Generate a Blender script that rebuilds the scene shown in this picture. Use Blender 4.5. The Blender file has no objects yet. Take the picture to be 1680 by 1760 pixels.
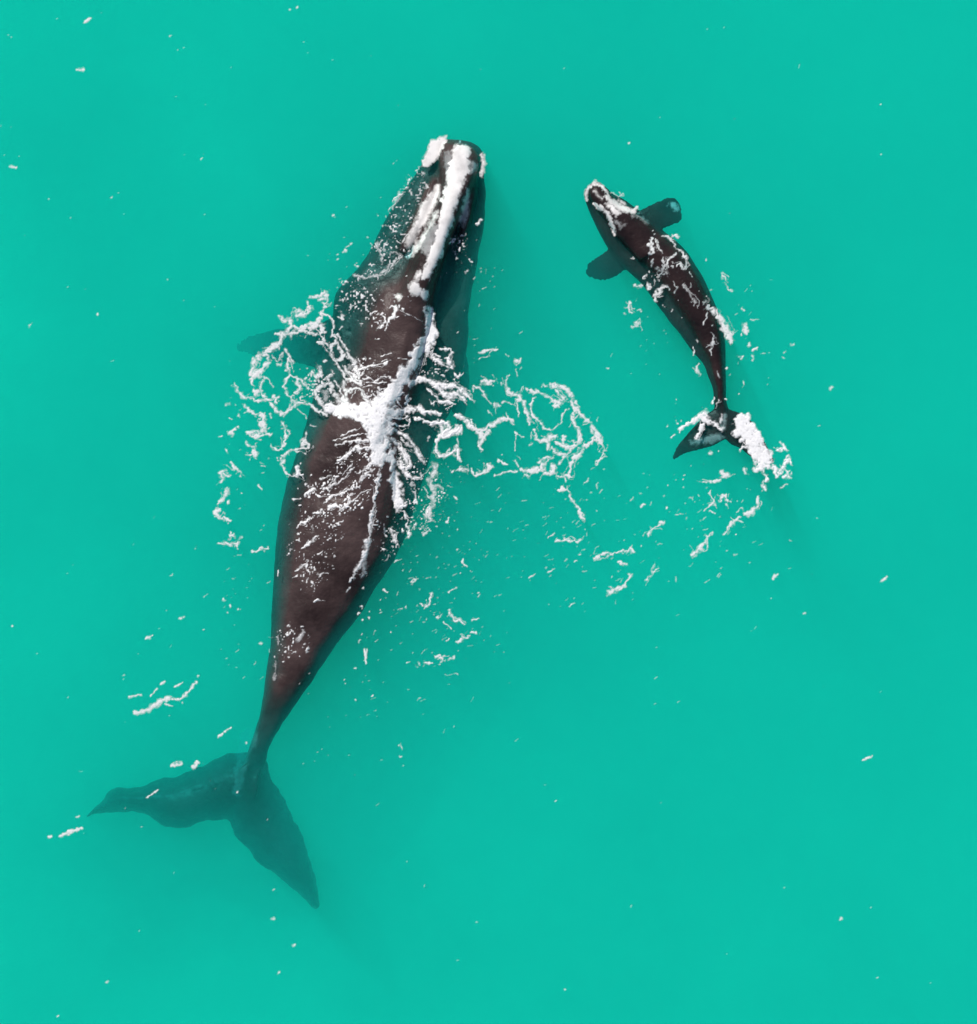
import bpy, math, random
import numpy as np
from mathutils import Vector
from mathutils import noise as bnoise
from mathutils.bvhtree import BVHTree

# ------------------------------------------------------------------ scale
S = 87.5            # photograph pixels per metre at the water line
CAM_H = 45.0        # camera height above the water, metres


def W(px, py, z=0.0):
    """photograph pixel -> place in the world at height z"""
    k = 1.0 - z / CAM_H
    return Vector(((px - 840.0) / S * k, (880.0 - py) / S * k, z))


scene = bpy.context.scene
C = scene.collection

# ------------------------------------------------------------------ camera
cam_d = bpy.data.cameras.new("camera")
cam_d.sensor_fit = 'VERTICAL'
cam_d.sensor_height = 24.0
cam_d.lens = 24.0 * CAM_H / (1760.0 / S)
cam_d.clip_start = 0.5
cam_d.clip_end = 2000.0
cam = bpy.data.objects.new("camera", cam_d)
cam.location = (0, 0, CAM_H)
C.objects.link(cam)
scene.camera = cam

# ------------------------------------------------------------------ sky, sun, exposure
SUN_EL = math.radians(46)
SUN_DIR = Vector((-0.52, 0.85, 0)).normalized() * math.cos(SUN_EL)
SUN_DIR.z = math.sin(SUN_EL)
world = bpy.data.worlds.new("World")
scene.world = world
world.use_nodes = True
wt = world.node_tree
bg = wt.nodes["Background"]
sky = wt.nodes.new("ShaderNodeTexSky")
sky.sky_type = 'NISHITA'
sky.sun_disc = False
sky.sun_elevation = SUN_EL
sky.sun_rotation = math.atan2(SUN_DIR.x, SUN_DIR.y)
wt.links.new(sky.outputs[0], bg.inputs[0])
bg.inputs[1].default_value = 0.09
sun_d = bpy.data.lights.new("sun", 'SUN')
sun_d.energy = 4.45
sun_d.angle = math.radians(0.5)
sun_d.color = (1.0, 0.95, 0.89)
sun = bpy.data.objects.new("sun", sun_d)
sun.rotation_euler = SUN_DIR.to_track_quat('Z', 'Y').to_euler()
sun.location = SUN_DIR * 60
C.objects.link(sun)
scene.view_settings.view_transform = 'Standard'
scene.view_settings.look = 'None'
scene.view_settings.exposure = 0.0
scene.view_settings.gamma = 1.0
scene.view_settings.use_curve_mapping = False
cy = scene.cycles
cy.use_denoising = True
cy.max_bounces = 14
cy.volume_bounces = 8
cy.transparent_max_bounces = 24
cy.diffuse_bounces = 3
cy.caustics_reflective = False
cy.caustics_refractive = False
cy.sample_clamp_indirect = 6.0


# ------------------------------------------------------------------ helpers
def mat(name):
    m = bpy.data.materials.new(name)
    m.use_nodes = True
    nt = m.node_tree
    nt.nodes.clear()
    out = nt.nodes.new("ShaderNodeOutputMaterial")
    return m, nt, out


def mesh_obj(name, verts, faces, m, parent=None, smooth=True):
    me = bpy.data.meshes.new(name)
    me.from_pydata(verts, [], faces)
    me.update()
    if smooth:
        me.polygons.foreach_set("use_smooth", [True] * len(me.polygons))
    me.materials.append(m)
    o = bpy.data.objects.new(name, me)
    C.objects.link(o)
    if parent:
        o.parent = parent
    return o


def tag(o, label=None, cat=None, group=None, kind=None):
    if label: o["label"] = label
    if cat: o["category"] = cat
    if group: o["group"] = group
    if kind: o["kind"] = kind
    return o


# ------------------------------------------------------------------ sea: sandy floor and water
DEPTH = 8.0
m, nt, out = mat("pale_sand")
d = nt.nodes.new("ShaderNodeBsdfDiffuse")
tc = nt.nodes.new("ShaderNodeTexCoord")
n1 = nt.nodes.new("ShaderNodeTexNoise")
n1.inputs["Scale"].default_value = 0.22
n1.inputs["Detail"].default_value = 5
cr = nt.nodes.new("ShaderNodeValToRGB")
cr.color_ramp.elements[0].position = 0.3
cr.color_ramp.elements[0].color = (0.24, 0.22, 0.15, 1)
cr.color_ramp.elements[1].position = 0.7
cr.color_ramp.elements[1].color = (0.66, 0.61, 0.46, 1)
nt.links.new(tc.outputs["Object"], n1.inputs["Vector"])
nt.links.new(n1.outputs["Fac"], cr.inputs[0])
nt.links.new(cr.outputs[0], d.inputs["Color"])
nt.links.new(d.outputs[0], out.inputs["Surface"])
g = 700.0
N = 60
rng = np.random.default_rng(3)
vs, fs = [], []
for j in range(N + 1):
    for i in range(N + 1):
        x = (i / N - .5) * 2
        y = (j / N - .5) * 2
        x = math.copysign(abs(x) ** 2.2, x) * g
        y = math.copysign(abs(y) ** 2.2, y) * g
        vs.append((x, y, -4.6 - 1.3 * math.tanh((x * .85 + y * .35) / 11) + 0.15 * math.sin(x * .21 + 1.3 * math.sin(y * .11)) + 0.1 * math.sin(y * .33 + x * .07)))
for j in range(N):
    for i in range(N):
        a = j * (N + 1) + i
        fs.append((a, a + 1, a + N + 2, a + N + 1))
tag(mesh_obj("sea_floor", vs, fs, m), "pale sandy sea floor far below the turquoise water", "sea floor", kind="structure")

SIG_S = (0.05, 0.33, 0.30)
SIG_A = (2.20, 0.028, 0.062)
m, nt, out = mat("sea_water")
sc = nt.nodes.new("ShaderNodeVolumeScatter")
ab = nt.nodes.new("ShaderNodeVolumeAbsorption")
ad = nt.nodes.new("ShaderNodeAddShader")
mx = max(SIG_S)
sc.inputs["Color"].default_value = (*[v / mx for v in SIG_S], 1)
sc.inputs["Density"].default_value = mx
sc.inputs["Anisotropy"].default_value = 0.0
mx = max(SIG_A)
ab.inputs["Color"].default_value = (*[1 - v / mx for v in SIG_A], 1)
ab.inputs["Density"].default_value = mx
nt.links.new(sc.outputs[0], ad.inputs[0])
nt.links.new(ab.outputs[0], ad.inputs[1])
nt.links.new(ad.outputs[0], out.inputs["Volume"])
g = 600.0
b = -DEPTH - 0.6
tag(mesh_obj("water", [(-g, -g, b), (g, -g, b), (g, g, b), (-g, g, b), (-g, -g, 0), (g, -g, 0), (g, g, 0), (-g, g, 0)],
             [(3, 2, 1, 0), (4, 5, 6, 7), (0, 1, 5, 4), (1, 2, 6, 5), (2, 3, 7, 6), (3, 0, 4, 7)], m, smooth=False),
    "calm turquoise sea water, cloudy green, around both whales", "sea", kind="structure")


# ------------------------------------------------------------------ whale bodies
def interp(stations, n):
    """smooth resampling of the station table along its length"""
    a = np.array(stations, float)
    mid = (a[:, 0:2] + a[:, 2:4]) / 2
    t = np.concatenate([[0], np.cumsum(np.hypot(*np.diff(mid, axis=0).T) + 2)])
    tt = np.linspace(0, t[-1], n)
    res = np.empty((n, a.shape[1]))
    # Catmull-Rom on non-uniform knots (finite-difference tangents)
    for k in range(a.shape[1]):
        v = a[:, k]
        mtan = np.gradient(v, t)
        idx = np.clip(np.searchsorted(t, tt, side='right') - 1, 0, len(t) - 2)
        h = t[idx + 1] - t[idx]
        s = (tt - t[idx]) / h
        res[:, k] = ((2 * s**3 - 3 * s**2 + 1) * v[idx] + (s**3 - 2 * s**2 + s) * h * mtan[idx]
                     + (-2 * s**3 + 3 * s**2) * v[idx + 1] + (s**3 - s**2) * h * mtan[idx + 1])
    return res


def loft(st, n=None, wob=0.0, seed=0, pl=2.6, pr=2.0, shelf=None, pw=0.5):
    """station: Lx,Ly,Rx,Ry, z_edge, z_top, z_bottom, ridge offset (-1..1). Closed lofted shell."""
    st = [tuple(s) + (0.0,) * (8 - len(s)) for s in st]
    st = [s + (pl, pr) if len(s) == 8 else s for s in st]
    st = interp(st, n or len(st) * 6)
    r = random.Random(seed)
    ph = [r.uniform(0, 6.28) for _ in range(6)]
    verts, faces = [], []
    NT = 30
    for i, s in enumerate(st):
        lx, ly, rx, ry, ze, zt, zb, u0, ql, qr = s
        if wob:
            q = wob * (math.sin(i * .55 + ph[0]) + .6 * math.sin(i * 1.27 + ph[1]))
            q2 = wob * (math.sin(i * .49 + ph[2]) + .6 * math.sin(i * 1.41 + ph[3]))
        else:
            q = q2 = 0
        dx, dy = rx - lx, ry - ly
        L = max(math.hypot(dx, dy), 1e-3)
        lx -= dx / L * q; ly -= dy / L * q
        rx += dx / L * q2; ry += dy / L * q2
        for k in range(NT):
            a = 2 * math.pi * k / NT
            u = -math.cos(a)
            if a <= math.pi:
                v = (u - u0) / (1 - u0) if u > u0 else (u - u0) / (1 + u0)
                if shelf is not None:       # broad flank just under the surface with the back rising from it
                    zs = min(shelf - (.06 if qr < .5 else .04) * max(0.0, min(1.0, (u - .2) / .5)) ** 2, zt - .03)
                    z = ze + (zs - ze) * max(0.0, 1 - abs(u) ** 5) ** 0.5
                    z += (zt - zs) * max(0.0, 1 - (abs(v) / (qr if u > u0 else ql)) ** 2) ** 0.75
                else:
                    z = ze + (zt - ze) * max(0.0, 1 - abs(v) ** (qr if u > u0 else ql)) ** pw
            else:
                z = ze - (ze - zb) * math.sqrt(max(0.0, 1 - u * u))
            f = (u + 1) / 2
            verts.append(W(lx + (rx - lx) * f, ly + (ry - ly) * f, z))
    n = len(st)
    for i in range(n - 1):
        for k in range(NT):
            k2 = (k + 1) % NT
            faces.append((i * NT + k, i * NT + k2, (i + 1) * NT + k2, (i + 1) * NT + k))
    for i, flip in ((0, True), (n - 1, False)):
        c = sum((verts[i * NT + k] for k in range(NT)), Vector()) / NT
        verts.append(c)
        ci = len(verts) - 1
        for k in range(NT):
            k2 = (k + 1) % NT
            faces.append((ci, i * NT + k, i * NT + k2) if not flip else (ci, i * NT + k2, i * NT + k))
    return verts, faces


def fuse(name, shells, voxel, m, parent, smooth=8, uneven=1.0):
    """union of the lofted shells as one continuous skin"""
    V, F = [], []
    for v, f in shells:
        o = len(V)
        V += v
        F += [tuple(i + o for i in q) for q in f]
    o = mesh_obj(name, V, F, m)
    md = o.modifiers.new("remesh", 'REMESH')
    md.mode = 'VOXEL'
    md.voxel_size = voxel
    md.use_smooth_shade = True
    sm = o.modifiers.new("smooth", 'SMOOTH')
    sm.iterations = smooth
    sm.factor = 0.5
    dg = bpy.context.evaluated_depsgraph_get()
    me = bpy.data.meshes.new_from_object(o.evaluated_get(dg))
    o.modifiers.clear()
    o.data = me
    me.name = name
    me.polygons.foreach_set("use_smooth", [True] * len(me.polygons))
    n = len(me.vertices)
    co = np.empty(n * 3)
    no = np.empty(n * 3)
    me.vertices.foreach_get("co", co)
    me.vertices.foreach_get("normal", no)
    d = np.array([bnoise.noise(Vector(c) * 1.3) * .045 + bnoise.noise(Vector(c) * 3.7 + Vector((5, 1, 2))) * .018
                  for c in co.reshape(-1, 3)]) * uneven
    me.vertices.foreach_set("co", (co.reshape(-1, 3) + no.reshape(-1, 3) * d[:, None]).ravel())
    me.update()
    o.parent = parent
    return o


def skin_material(name, dark, light, scale):
    m, nt, out = mat(name)
    p = nt.nodes.new("ShaderNodeBsdfPrincipled")
    tc = nt.nodes.new("ShaderNodeTexCoord")
    n1 = nt.nodes.new("ShaderNodeTexNoise")
    n1.inputs["Scale"].default_value = scale
    n1.inputs["Detail"].default_value = 6
    n1.inputs["Roughness"].default_value = 0.6
    cr = nt.nodes.new("ShaderNodeValToRGB")
    cr.color_ramp.elements[0].position = 0.34
    cr.color_ramp.elements[0].color = (*dark, 1)
    cr.color_ramp.elements[1].position = 0.68
    cr.color_ramp.elements[1].color = (*light, 1)
    n2 = nt.nodes.new("ShaderNodeTexNoise")
    n2.inputs["Scale"].default_value = 9.0
    n2.inputs["Detail"].default_value = 5
    bp = nt.nodes.new("ShaderNodeBump")
    bp.inputs["Strength"].default_value = 0.5
    bp.inputs["Distance"].default_value = 0.04
    L = nt.links.new
    L(tc.outputs["Object"], n1.inputs["Vector"])
    L(tc.outputs["Object"], n2.inputs["Vector"])
    L(n1.outputs["Fac"], cr.inputs[0])
    L(cr.outputs[0], p.inputs["Base Color"])
    L(n2.outputs["Fac"], bp.inputs["Height"])
    L(bp.outputs[0], p.inputs["Normal"])
    p.inputs["Roughness"].default_value = 0.38
    p.inputs["Specular IOR Level"].default_value = 0.2
    p.inputs["IOR"].default_value = 1.38
    L(p.outputs[0], out.inputs["Surface"])
    return m


skin_adult = skin_material("adult_whale_skin", (0.021, 0.013, 0.013), (0.078, 0.052, 0.050), 0.9)  # light mottling also paints the wet sheen of the back
skin_calf = skin_material("calf_whale_skin", (0.012, 0.008, 0.009), (0.036, 0.021, 0.021), 1.6)


def root(name, px, py, label, cat):
    o = bpy.data.objects.new(name, None)
    C.objects.link(o)
    o.empty_display_size = 0.5
    tag(o, label, cat)
    return o


# ---- adult
adult = root("whale", 0, 0, "large adult whale with white callosities along its head, beside the small calf", "whale")
yLR = [  # y, left x, right x, z edge, z top, z bottom, ridge
    (240, 768, 792, -.12, -.05, -.25, 0), (246, 752, 812, -.30, -.03, -.6, 0), (262, 738, 828, -.45, .0, -1.0, .1),
    (300, 714, 833, -.50, -0.15, -1.3, .1), (340, 686, 834, -.50, -0.18, -1.55, .15), (400, 650, 830, -.55, -0.18, -1.8, .15),
    (450, 626, 820, -.6, -0.14, -2.0, .1), (472, 606, 816, -.6, -0.05, -2.05, .05), (500, 582, 811, -.6, 0.12, -2.1, .1),
    (540, 573, 806, -.6, 0.24, -2.2, .15), (600, 560, 804, -.6, 0.28, -2.3, .12), (650, 544, 793, -.6, 0.29, -2.3, .08),
    (700, 534, 776, -.58, 0.29, -2.3, .05), (750, 521, 752, -.55, 0.28, -2.2, .05), (800, 503, 734, -.52, 0.27, -2.1, .15),
    (850, 490, 718, -.5, 0.26, -2.0, .25), (900, 478, 704, -.48, 0.25, -1.9, .25), (950, 472, 683, -.46, 0.22, -1.75, .2),
    (1000, 470, 654, -.44, 0.19, -1.55, .15), (1050, 469, 622, -.42, 0.14, -1.4, .05), (1100, 464, 586, -.40, 0.08, -1.2, -.05),
    (1150, 459, 552, -.40, 0.02, -1.05, -.15), (1200, 450, 516, -.42, -0.03, -.95, -.15), (1240, 442, 488, -.5, -.16, -.9, -.1),
    (1275, 433, 468, -.62, -.32, -.95, 0), (1305, 424, 458, -.74, -.5, -1.0, 0), (1340, 415, 448, -.85, -.72, -1.0, 0),
    (1385, 398, 425, -.92, -.86, -1.0, 0)]
shells = [loft([(l, y, r_, y, ze, zt, zb, u, .62 if y < 620 else min(.95, .62 + (y - 620) / 450), .40 if y < 700 else min(.85, .40 + (y - 700) / 480)) for y, l, r_, ze, zt, zb, u in yLR], 170, wob=0.0, seed=1, shelf=-.2)]
# rostrum
shells.append(loft([(762, 243, 812, 251, -.05, 0.21, -.3), (755, 256, 822, 264, -.12, 0.30, -.4), (754, 280, 826, 290, -.2, 0.34, -.5),
                    (758, 305, 818, 312, -.2, 0.40, -.5), (750, 335, 806, 338, -.2, 0.44, -.5), (738, 365, 794, 368, -.2, 0.47, -.5),
                    (722, 402, 780, 404, -.2, 0.48, -.5), (708, 440, 766, 442, -.2, 0.48, -.5), (694, 475, 754, 478, -.2, 0.47, -.5),
                    (672, 515, 744, 518, -.2, 0.37, -.5), (645, 570, 742, 570, -.3, 0.24, -.6), (635, 610, 735, 610, -.4, 0.14, -.8)], 60,
                   pl=2.6, pr=3.0))
# lips either side
shells.append(loft([(742, 302, 756, 304, -.2, -.06, -.4), (732, 322, 754, 326, -.2, .06, -.4), (718, 350, 746, 356, -.2, .10, -.4),
                    (704, 380, 732, 388, -.2, .10, -.4), (692, 408, 716, 414, -.2, .06, -.4), (682, 432, 700, 438, -.2, -.05, -.4)], 30))
shells.append(loft([(814, 300, 824, 301, -.3, -.12, -.5), (803, 335, 817, 336, -.3, .0, -.5), (795, 370, 811, 371, -.3, .02, -.5),
                    (788, 405, 804, 406, -.3, -.02, -.5), (782, 440, 794, 441, -.35, -.2, -.5)], 26))
# flukes
shells.append(loft([(452, 1292, 436, 1408, -1.03, -0.46, -1.22), (407, 1292, 396, 1408, -1.06, -0.54, -1.22), (353, 1311, 351, 1417, -1.13, -0.62, -1.27),
                    (313, 1328, 310, 1424, -1.18, -0.69, -1.30), (276, 1337, 278, 1420, -1.23, -0.75, -1.34), (250, 1347, 257, 1401, -1.28, -0.81, -1.38),
                    (215, 1354, 222, 1398, -1.36, -0.90, -1.45), (190, 1357, 195, 1396, -1.43, -0.98, -1.52), (172, 1377, 178, 1399, -1.48, -1.04, -1.56),
                    (147, 1403, 150, 1406, -1.56, -1.14, -1.62)], 60, wob=1.6, seed=4, pl=2.2, pr=2.2, pw=1.0))
shells.append(loft([(388, 1335, 456, 1296, -1.03, -0.46, -1.22), (391, 1402, 464, 1328, -1.06, -0.54, -1.22), (398, 1427, 481, 1360, -1.13, -0.63, -1.27),
                    (420, 1457, 501, 1396, -1.20, -0.71, -1.32), (457, 1491, 518, 1439, -1.28, -0.80, -1.39), (491, 1519, 534, 1474, -1.36, -0.89, -1.46),
                    (522, 1545, 547, 1520, -1.44, -0.99, -1.53), (544, 1563, 551, 1556, -1.52, -1.10, -1.58)], 55, wob=1.6, seed=5, pl=2.2, pr=2.2, pw=1.0))
# flippers
shells.append(loft([(600, 535, 590, 645, -.75, -.5, -1.0), (540, 556, 545, 634, -.8, -.62, -.95), (500, 562, 505, 626, -1.25, -1.12, -1.35),
                    (460, 566, 463, 620, -1.75, -1.67, -1.82), (428, 575, 431, 613, -2.2, -2.15, -2.25), (405, 590, 407, 605, -2.6, -2.57, -2.63)], 36))
shells.append(loft([(760, 545, 735, 660, -1.0, -.8, -1.2), (792, 590, 765, 690, -1.15, -1.0, -1.25), (808, 640, 782, 715, -1.3, -1.2, -1.38),
                    (804, 690, 786, 730, -1.45, -1.38, -1.5), (792, 738, 784, 746, -1.55, -1.52, -1.58)], 30))
adult_body = fuse("body", shells, 0.045, skin_adult, adult, 6)

# ---- calf
calf = root("calf", 0, 0, "small dark whale calf swimming at the right, flippers spread, white foam over its tail", "whale calf")
cst = [((1016, 316), (1030, 313)), ((1005, 329), (1043, 322)), ((1007, 346), (1053, 332)), ((1016, 369), (1071, 341)),
       ((1028, 394), (1092, 356)), ((1042, 422), (1111, 372)), ((1060, 447), (1136, 394)), ((1080, 467), (1161, 413)),
       ((1100, 485), (1183, 436)), ((1118, 508), (1198, 461)), ((1138, 534), (1212, 485)), ((1152, 553), (1225, 512)),
       ((1170, 576), (1237, 542)), ((1190, 603), (1244, 573)), ((1208, 623), (1247, 603)), ((1217, 646), (1248, 637)),
       ((1225, 669), (1249, 665)), ((1226, 686), (1249, 688)), ((1228, 704), (1254, 706)), ((1236, 740), (1254, 741))]
cz = [(-.1, 0, -.2), (-.2, 0, -.4), (-.25, .02, -.6), (-.28, .02, -.75), (-.3, .03, -.85), (-.3, .08, -.95), (-.3, .14, -1.0), (-.3, .19, -1.05),
      (-.3, .22, -1.05), (-.3, .22, -1.0), (-.3, .21, -.95), (-.28, .18, -.9), (-.27, .14, -.8), (-.25, .1, -.7), (-.22, .07, -.6), (-.2, .04, -.5),
      (-.18, .01, -.42), (-.17, -.01, -.36), (-.16, -.05, -.3), (-.16, -.1, -.24)]
cu = [0, 0, .1, .1, .15, .25, .3, .3, .3, .3, .3, .3, .25, .2, .1, 0, 0, 0, 0, 0]
shells = [loft([(*l, *r_, *z, u) for (l, r_), z, u in zip(cst, cz, cu)], 110, pl=.6, pr=.9, shelf=-.14)]
shells.append(loft([(1014, 322, 1036, 320, -.1, .06, -.2), (1013, 336, 1047, 330, -.1, .12, -.25), (1024, 356, 1062, 344, -.1, .16, -.3),
                    (1042, 380, 1084, 358, -.1, .18, -.3), (1058, 404, 1102, 374, -.1, .18, -.3), (1078, 428, 1124, 396, -.1, .17, -.3),
                    (1100, 450, 1140, 418, -.1, .18, -.3)], 36))
shells.append(loft([(1238, 693, 1252, 752, -.16, -.07, -.25), (1216, 710, 1240, 759, -.18, -.11, -.25), (1195, 730, 1222, 769, -.2, -.14, -.26),
                    (1177, 750, 1200, 775, -.24, -.19, -.29), (1162, 768, 1177, 782, -.3, -.27, -.34), (1154, 787, 1159, 792, -.36, -.34, -.38)], 36))
shells.append(loft([(1246, 752, 1240, 700, -.16, -.07, -.25), (1257, 764, 1268, 707, -.18, -.11, -.25), (1272, 771, 1291, 722, -.18, -.12, -.24),
                    (1288, 784, 1308, 746, -.18, -.13, -.23), (1307, 796, 1322, 769, -.2, -.16, -.24), (1328, 798, 1333, 791, -.22, -.2, -.24)], 36))
shells.append(loft([(1062, 420, 1095, 462, -0.27, -0.18, -0.36), (1048, 426, 1079, 463, -0.30, -0.24, -0.36), (1035, 435, 1062, 474, -0.36, -0.31, -0.40),
                    (1022, 443, 1048, 481, -0.42, -0.37, -0.45), (1012, 449, 1033, 483, -0.48, -0.44, -0.50), (1006, 459, 1018, 480, -0.52, -0.50, -0.54),
                    (1004, 468, 1009, 476, -0.55, -0.53, -0.56)], 40))
shells.append(loft([(1085, 368, 1128, 408, -0.22, -0.13, -0.30), (1100, 361, 1136, 400, -0.24, -0.19, -0.30), (1112, 355, 1141, 393, -0.27, -0.22, -0.32),
                    (1125, 349, 1151, 389, -0.30, -0.26, -0.35), (1140, 342, 1163, 386, -0.33, -0.30, -0.36), (1158, 338, 1173, 379, -0.36, -0.33, -0.39),
                    (1168, 345, 1174, 362, -0.38, -0.37, -0.40)], 40))
calf_body = fuse("body", shells, 0.028, skin_calf, calf, 5, .5)


# ------------------------------------------------------------------ foam, callosities: ragged relief patches
XS, YS = 1680, 1760


def value_noise(step, seed):
    r = np.random.default_rng(seed)
    gx, gy = int(XS / step) + 3, int(YS / step) + 3
    gr = r.random((gy, gx)).astype(np.float32)
    x = np.arange(XS) / step
    y = np.arange(YS) / step
    ix, iy = x.astype(int), y.astype(int)
    fx, fy = (x - ix), (y - iy)
    fx = fx * fx * (3 - 2 * fx)
    fy = fy * fy * (3 - 2 * fy)
    top = gr[iy][:, ix] * (1 - fx) + gr[iy][:, ix + 1] * fx
    bot = gr[iy + 1][:, ix] * (1 - fx) + gr[iy + 1][:, ix + 1] * fx
    return (top * (1 - fy)[:, None] + bot * fy[:, None]).astype(np.float32)


NA, NB = value_noise(7, 1), value_noise(7, 2)
NC, ND = value_noise(3.0, 3), value_noise(17, 4)
NE = value_noise(2.6, 8)


def blur(a, n):
    for _ in range(2):
        for ax in (0, 1):
            c = np.cumsum(np.pad(a, [(n + 1, n) if k == ax else (0, 0) for k in (0, 1)]), axis=ax, dtype=np.float64)
            a = (np.take(c, range(2 * n + 1, c.shape[ax]), ax) - np.take(c, range(0, c.shape[ax] - 2 * n - 1), ax)) / (2 * n + 1)
    return a.astype(np.float32)



NW = value_noise(8, 9)
WX = (NA - .5) * 5 + (value_noise(3.5, 5) - .5) * 4
WY = (NB - .5) * 5 + (value_noise(3.5, 6) - .5) * 4


class Field:
    """coverage of one patch of foam over the water, built up from strokes"""

    speckled = False

    def __init__(self, strands=0):
        self.strands = strands
        self.rnd = random.Random(5)
        self.f = np.zeros((YS, XS), np.float32)
        self.a = np.zeros((YS, XS), np.float32)

    def seg(self, p, q, d, warp=1.0):
        (x0, y0, r0), (x1, y1, r1) = p, q
        m = max(r0, r1) + 9
        xa, xb = int(max(0, min(x0, x1) - m)), int(min(XS, max(x0, x1) + m + 1))
        ya, yb = int(max(0, min(y0, y1) - m)), int(min(YS, max(y0, y1) + m + 1))
        if xa >= xb or ya >= yb:
            return
        k = warp * min(1.0, max(r0, r1) / 4.0 + .25)
        X = np.arange(xa, xb, dtype=np.float32)[None, :] + WX[ya:yb, xa:xb] * k
        Y = np.arange(ya, yb, dtype=np.float32)[:, None] + WY[ya:yb, xa:xb] * k
        dx, dy = x1 - x0, y1 - y0
        L2 = dx * dx + dy * dy
        t = np.clip(((X - x0) * dx + (Y - y0) * dy) / L2, 0, 1) if L2 > 1e-6 else np.zeros_like(X + Y)
        D = np.hypot(X - x0 - t * dx, Y - y0 - t * dy)
        D = D + ((NC[ya:yb, xa:xb] - .5) * 3.0 + (NE[ya:yb, xa:xb] - .5) * 2.2) * min(1.0, max(r0, r1) / 3.5)
        R = (r0 + (r1 - r0) * t) * (1 + warp * (.76 * NW[ya:yb, xa:xb] - .38))
        c = np.clip((R - D) / np.minimum(R, 5.0), -1, 1)
        c = np.where(c > -0.35, (c + .35) / 1.35, 0).astype(np.float32)
        if self.speckled:
            c = c * np.clip((NE[ya:yb, xa:xb] - .70) * 4 + (NA[ya:yb, xa:xb] - .5) * 1.4 + (ND[ya:yb, xa:xb] - .5) * 1.6, 0, 1)
        self.f[ya:yb, xa:xb] = np.maximum(self.f[ya:yb, xa:xb], c)
        self.a[ya:yb, xa:xb] = np.maximum(self.a[ya:yb, xa:xb], c * d)

    def add(self, ox, oy, sc, text, rk=1.3, warp=1.0):
        """strokes 'x,y,r x,y,r ...; ...', optional leading '@0.6' thins the stroke. Points in a tile enlarged sc times"""
        for st in text.replace("\n", " ").split(";"):
            st = st.split()
            if not st:
                continue
            d = 1.0
            if st[0][0] == "%":
                st.pop(0)
                self.speckled = True
            else:
                self.speckled = False
            if st[0][0] == "@":
                d = float(st.pop(0)[1:])
            pts = []
            for p in st:
                x, y, r_ = map(float, p.split(","))
                pts.append((ox + x / sc, oy + y / sc, max(r_ / sc * rk, .8)))
            if len(pts) == 1:
                self.seg(pts[0], pts[0], d, warp)
            for p, q in zip(pts, pts[1:]):
                self.seg(p, q, d, warp)
            if self.strands and not self.speckled and len(pts) > 2 and 1.9 < max(p[2] for p in pts) < 7.5:
                for _ in range(self.strands):       # fine threads running along the thicker strands
                    z = []
                    for x, y, r_ in pts:
                        w = min(r_, 5.0) * 1.1 + 2.0
                        z.append((x + self.rnd.gauss(0, w), y + self.rnd.gauss(0, w), self.rnd.uniform(.7, 1.1)))
                    k = self.rnd.randrange(len(z) - 1)
                    for p, q in list(zip(z, z[1:]))[k:k + self.rnd.randint(1, 4)]:
                        self.seg(p, q, self.rnd.uniform(.4, .8), 1.6)

    def dot(self, x, y, r, d=1.0):
        self.seg((x - r * .3, y + r * .2, r), (x + r * .5, y - r * .3, r * .8), d, .7)

    def build(self, name, m, base, rise, lift, lace=0.5, parent=None, cut=0.03, film=0.0, grain=NC):
        """relief mesh: follows base(x, y), thickest where the coverage is full, running out to nothing at its edge"""
        a = self.a * np.clip(1.0 - lace * np.clip((.55 - grain) * 2.0 + (.55 - NA) * 1.3 + (.5 - ND) * .8, 0, 1) * np.clip(1.7 - self.f, .35, 1), 0, 1)
        if film:
            near = blur(self.a, 4)
            a = np.maximum(a, film * np.clip(near * .9 - .10, 0, .16) * np.clip(NA * 2.2 + NB * 1.6 - 1.4, 0, 1))
        cov = a > cut
        cell = cov[:-1, :-1] | cov[1:, :-1] | cov[:-1, 1:] | cov[1:, 1:]
        yy, xx = np.nonzero(cell)
        use = np.zeros((YS, XS), bool)
        use[yy, xx] = use[yy + 1, xx] = use[yy, xx + 1] = use[yy + 1, xx + 1] = True
        vy, vx = np.nonzero(use)
        idx = np.full((YS, XS), -1, np.int64)
        idx[vy, vx] = np.arange(len(vy))
        al = np.clip((a[vy, vx] - .06) * 1.25, 0, 1)
        h = rise * np.clip(self.f[vy, vx], 0, 1) * al * (.10 + .12 * NA[vy, vx] + .34 * ND[vy, vx])
        co = np.empty((len(vy), 3), np.float32)
        wx = (vx - 840.0) / S
        wy = (880.0 - vy) / S
        for i in range(len(vy)):
            x, y = float(wx[i]), float(wy[i])
            z = base(x, y)
            k = 1 - z / CAM_H
            z = base(x * k, y * k)
            co[i] = (x * k, y * k, z + lift + h[i])
        F = np.stack([idx[yy + 1, xx], idx[yy + 1, xx + 1], idx[yy, xx + 1], idx[yy, xx]], 1)
        me = bpy.data.meshes.new(name)
        me.vertices.add(len(co))
        me.vertices.foreach_set("co", co.ravel())
        me.loops.add(F.size)
        me.loops.foreach_set("vertex_index", F.ravel().astype(np.int32))
        me.polygons.add(len(F))
        me.polygons.foreach_set("loop_start", np.arange(0, F.size, 4, dtype=np.int32))
        me.polygons.foreach_set("use_smooth", np.ones(len(F), bool))
        at = me.attributes.new("cover", 'FLOAT', 'POINT')
        at.data.foreach_set("value", np.clip(al, 0, 1).astype(np.float32))
        me.update(calc_edges=True)
        me.validate()
        me.materials.append(m)
        o = bpy.data.objects.new(name, me)
        C.objects.link(o)
        o.parent = parent
        return o


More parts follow.
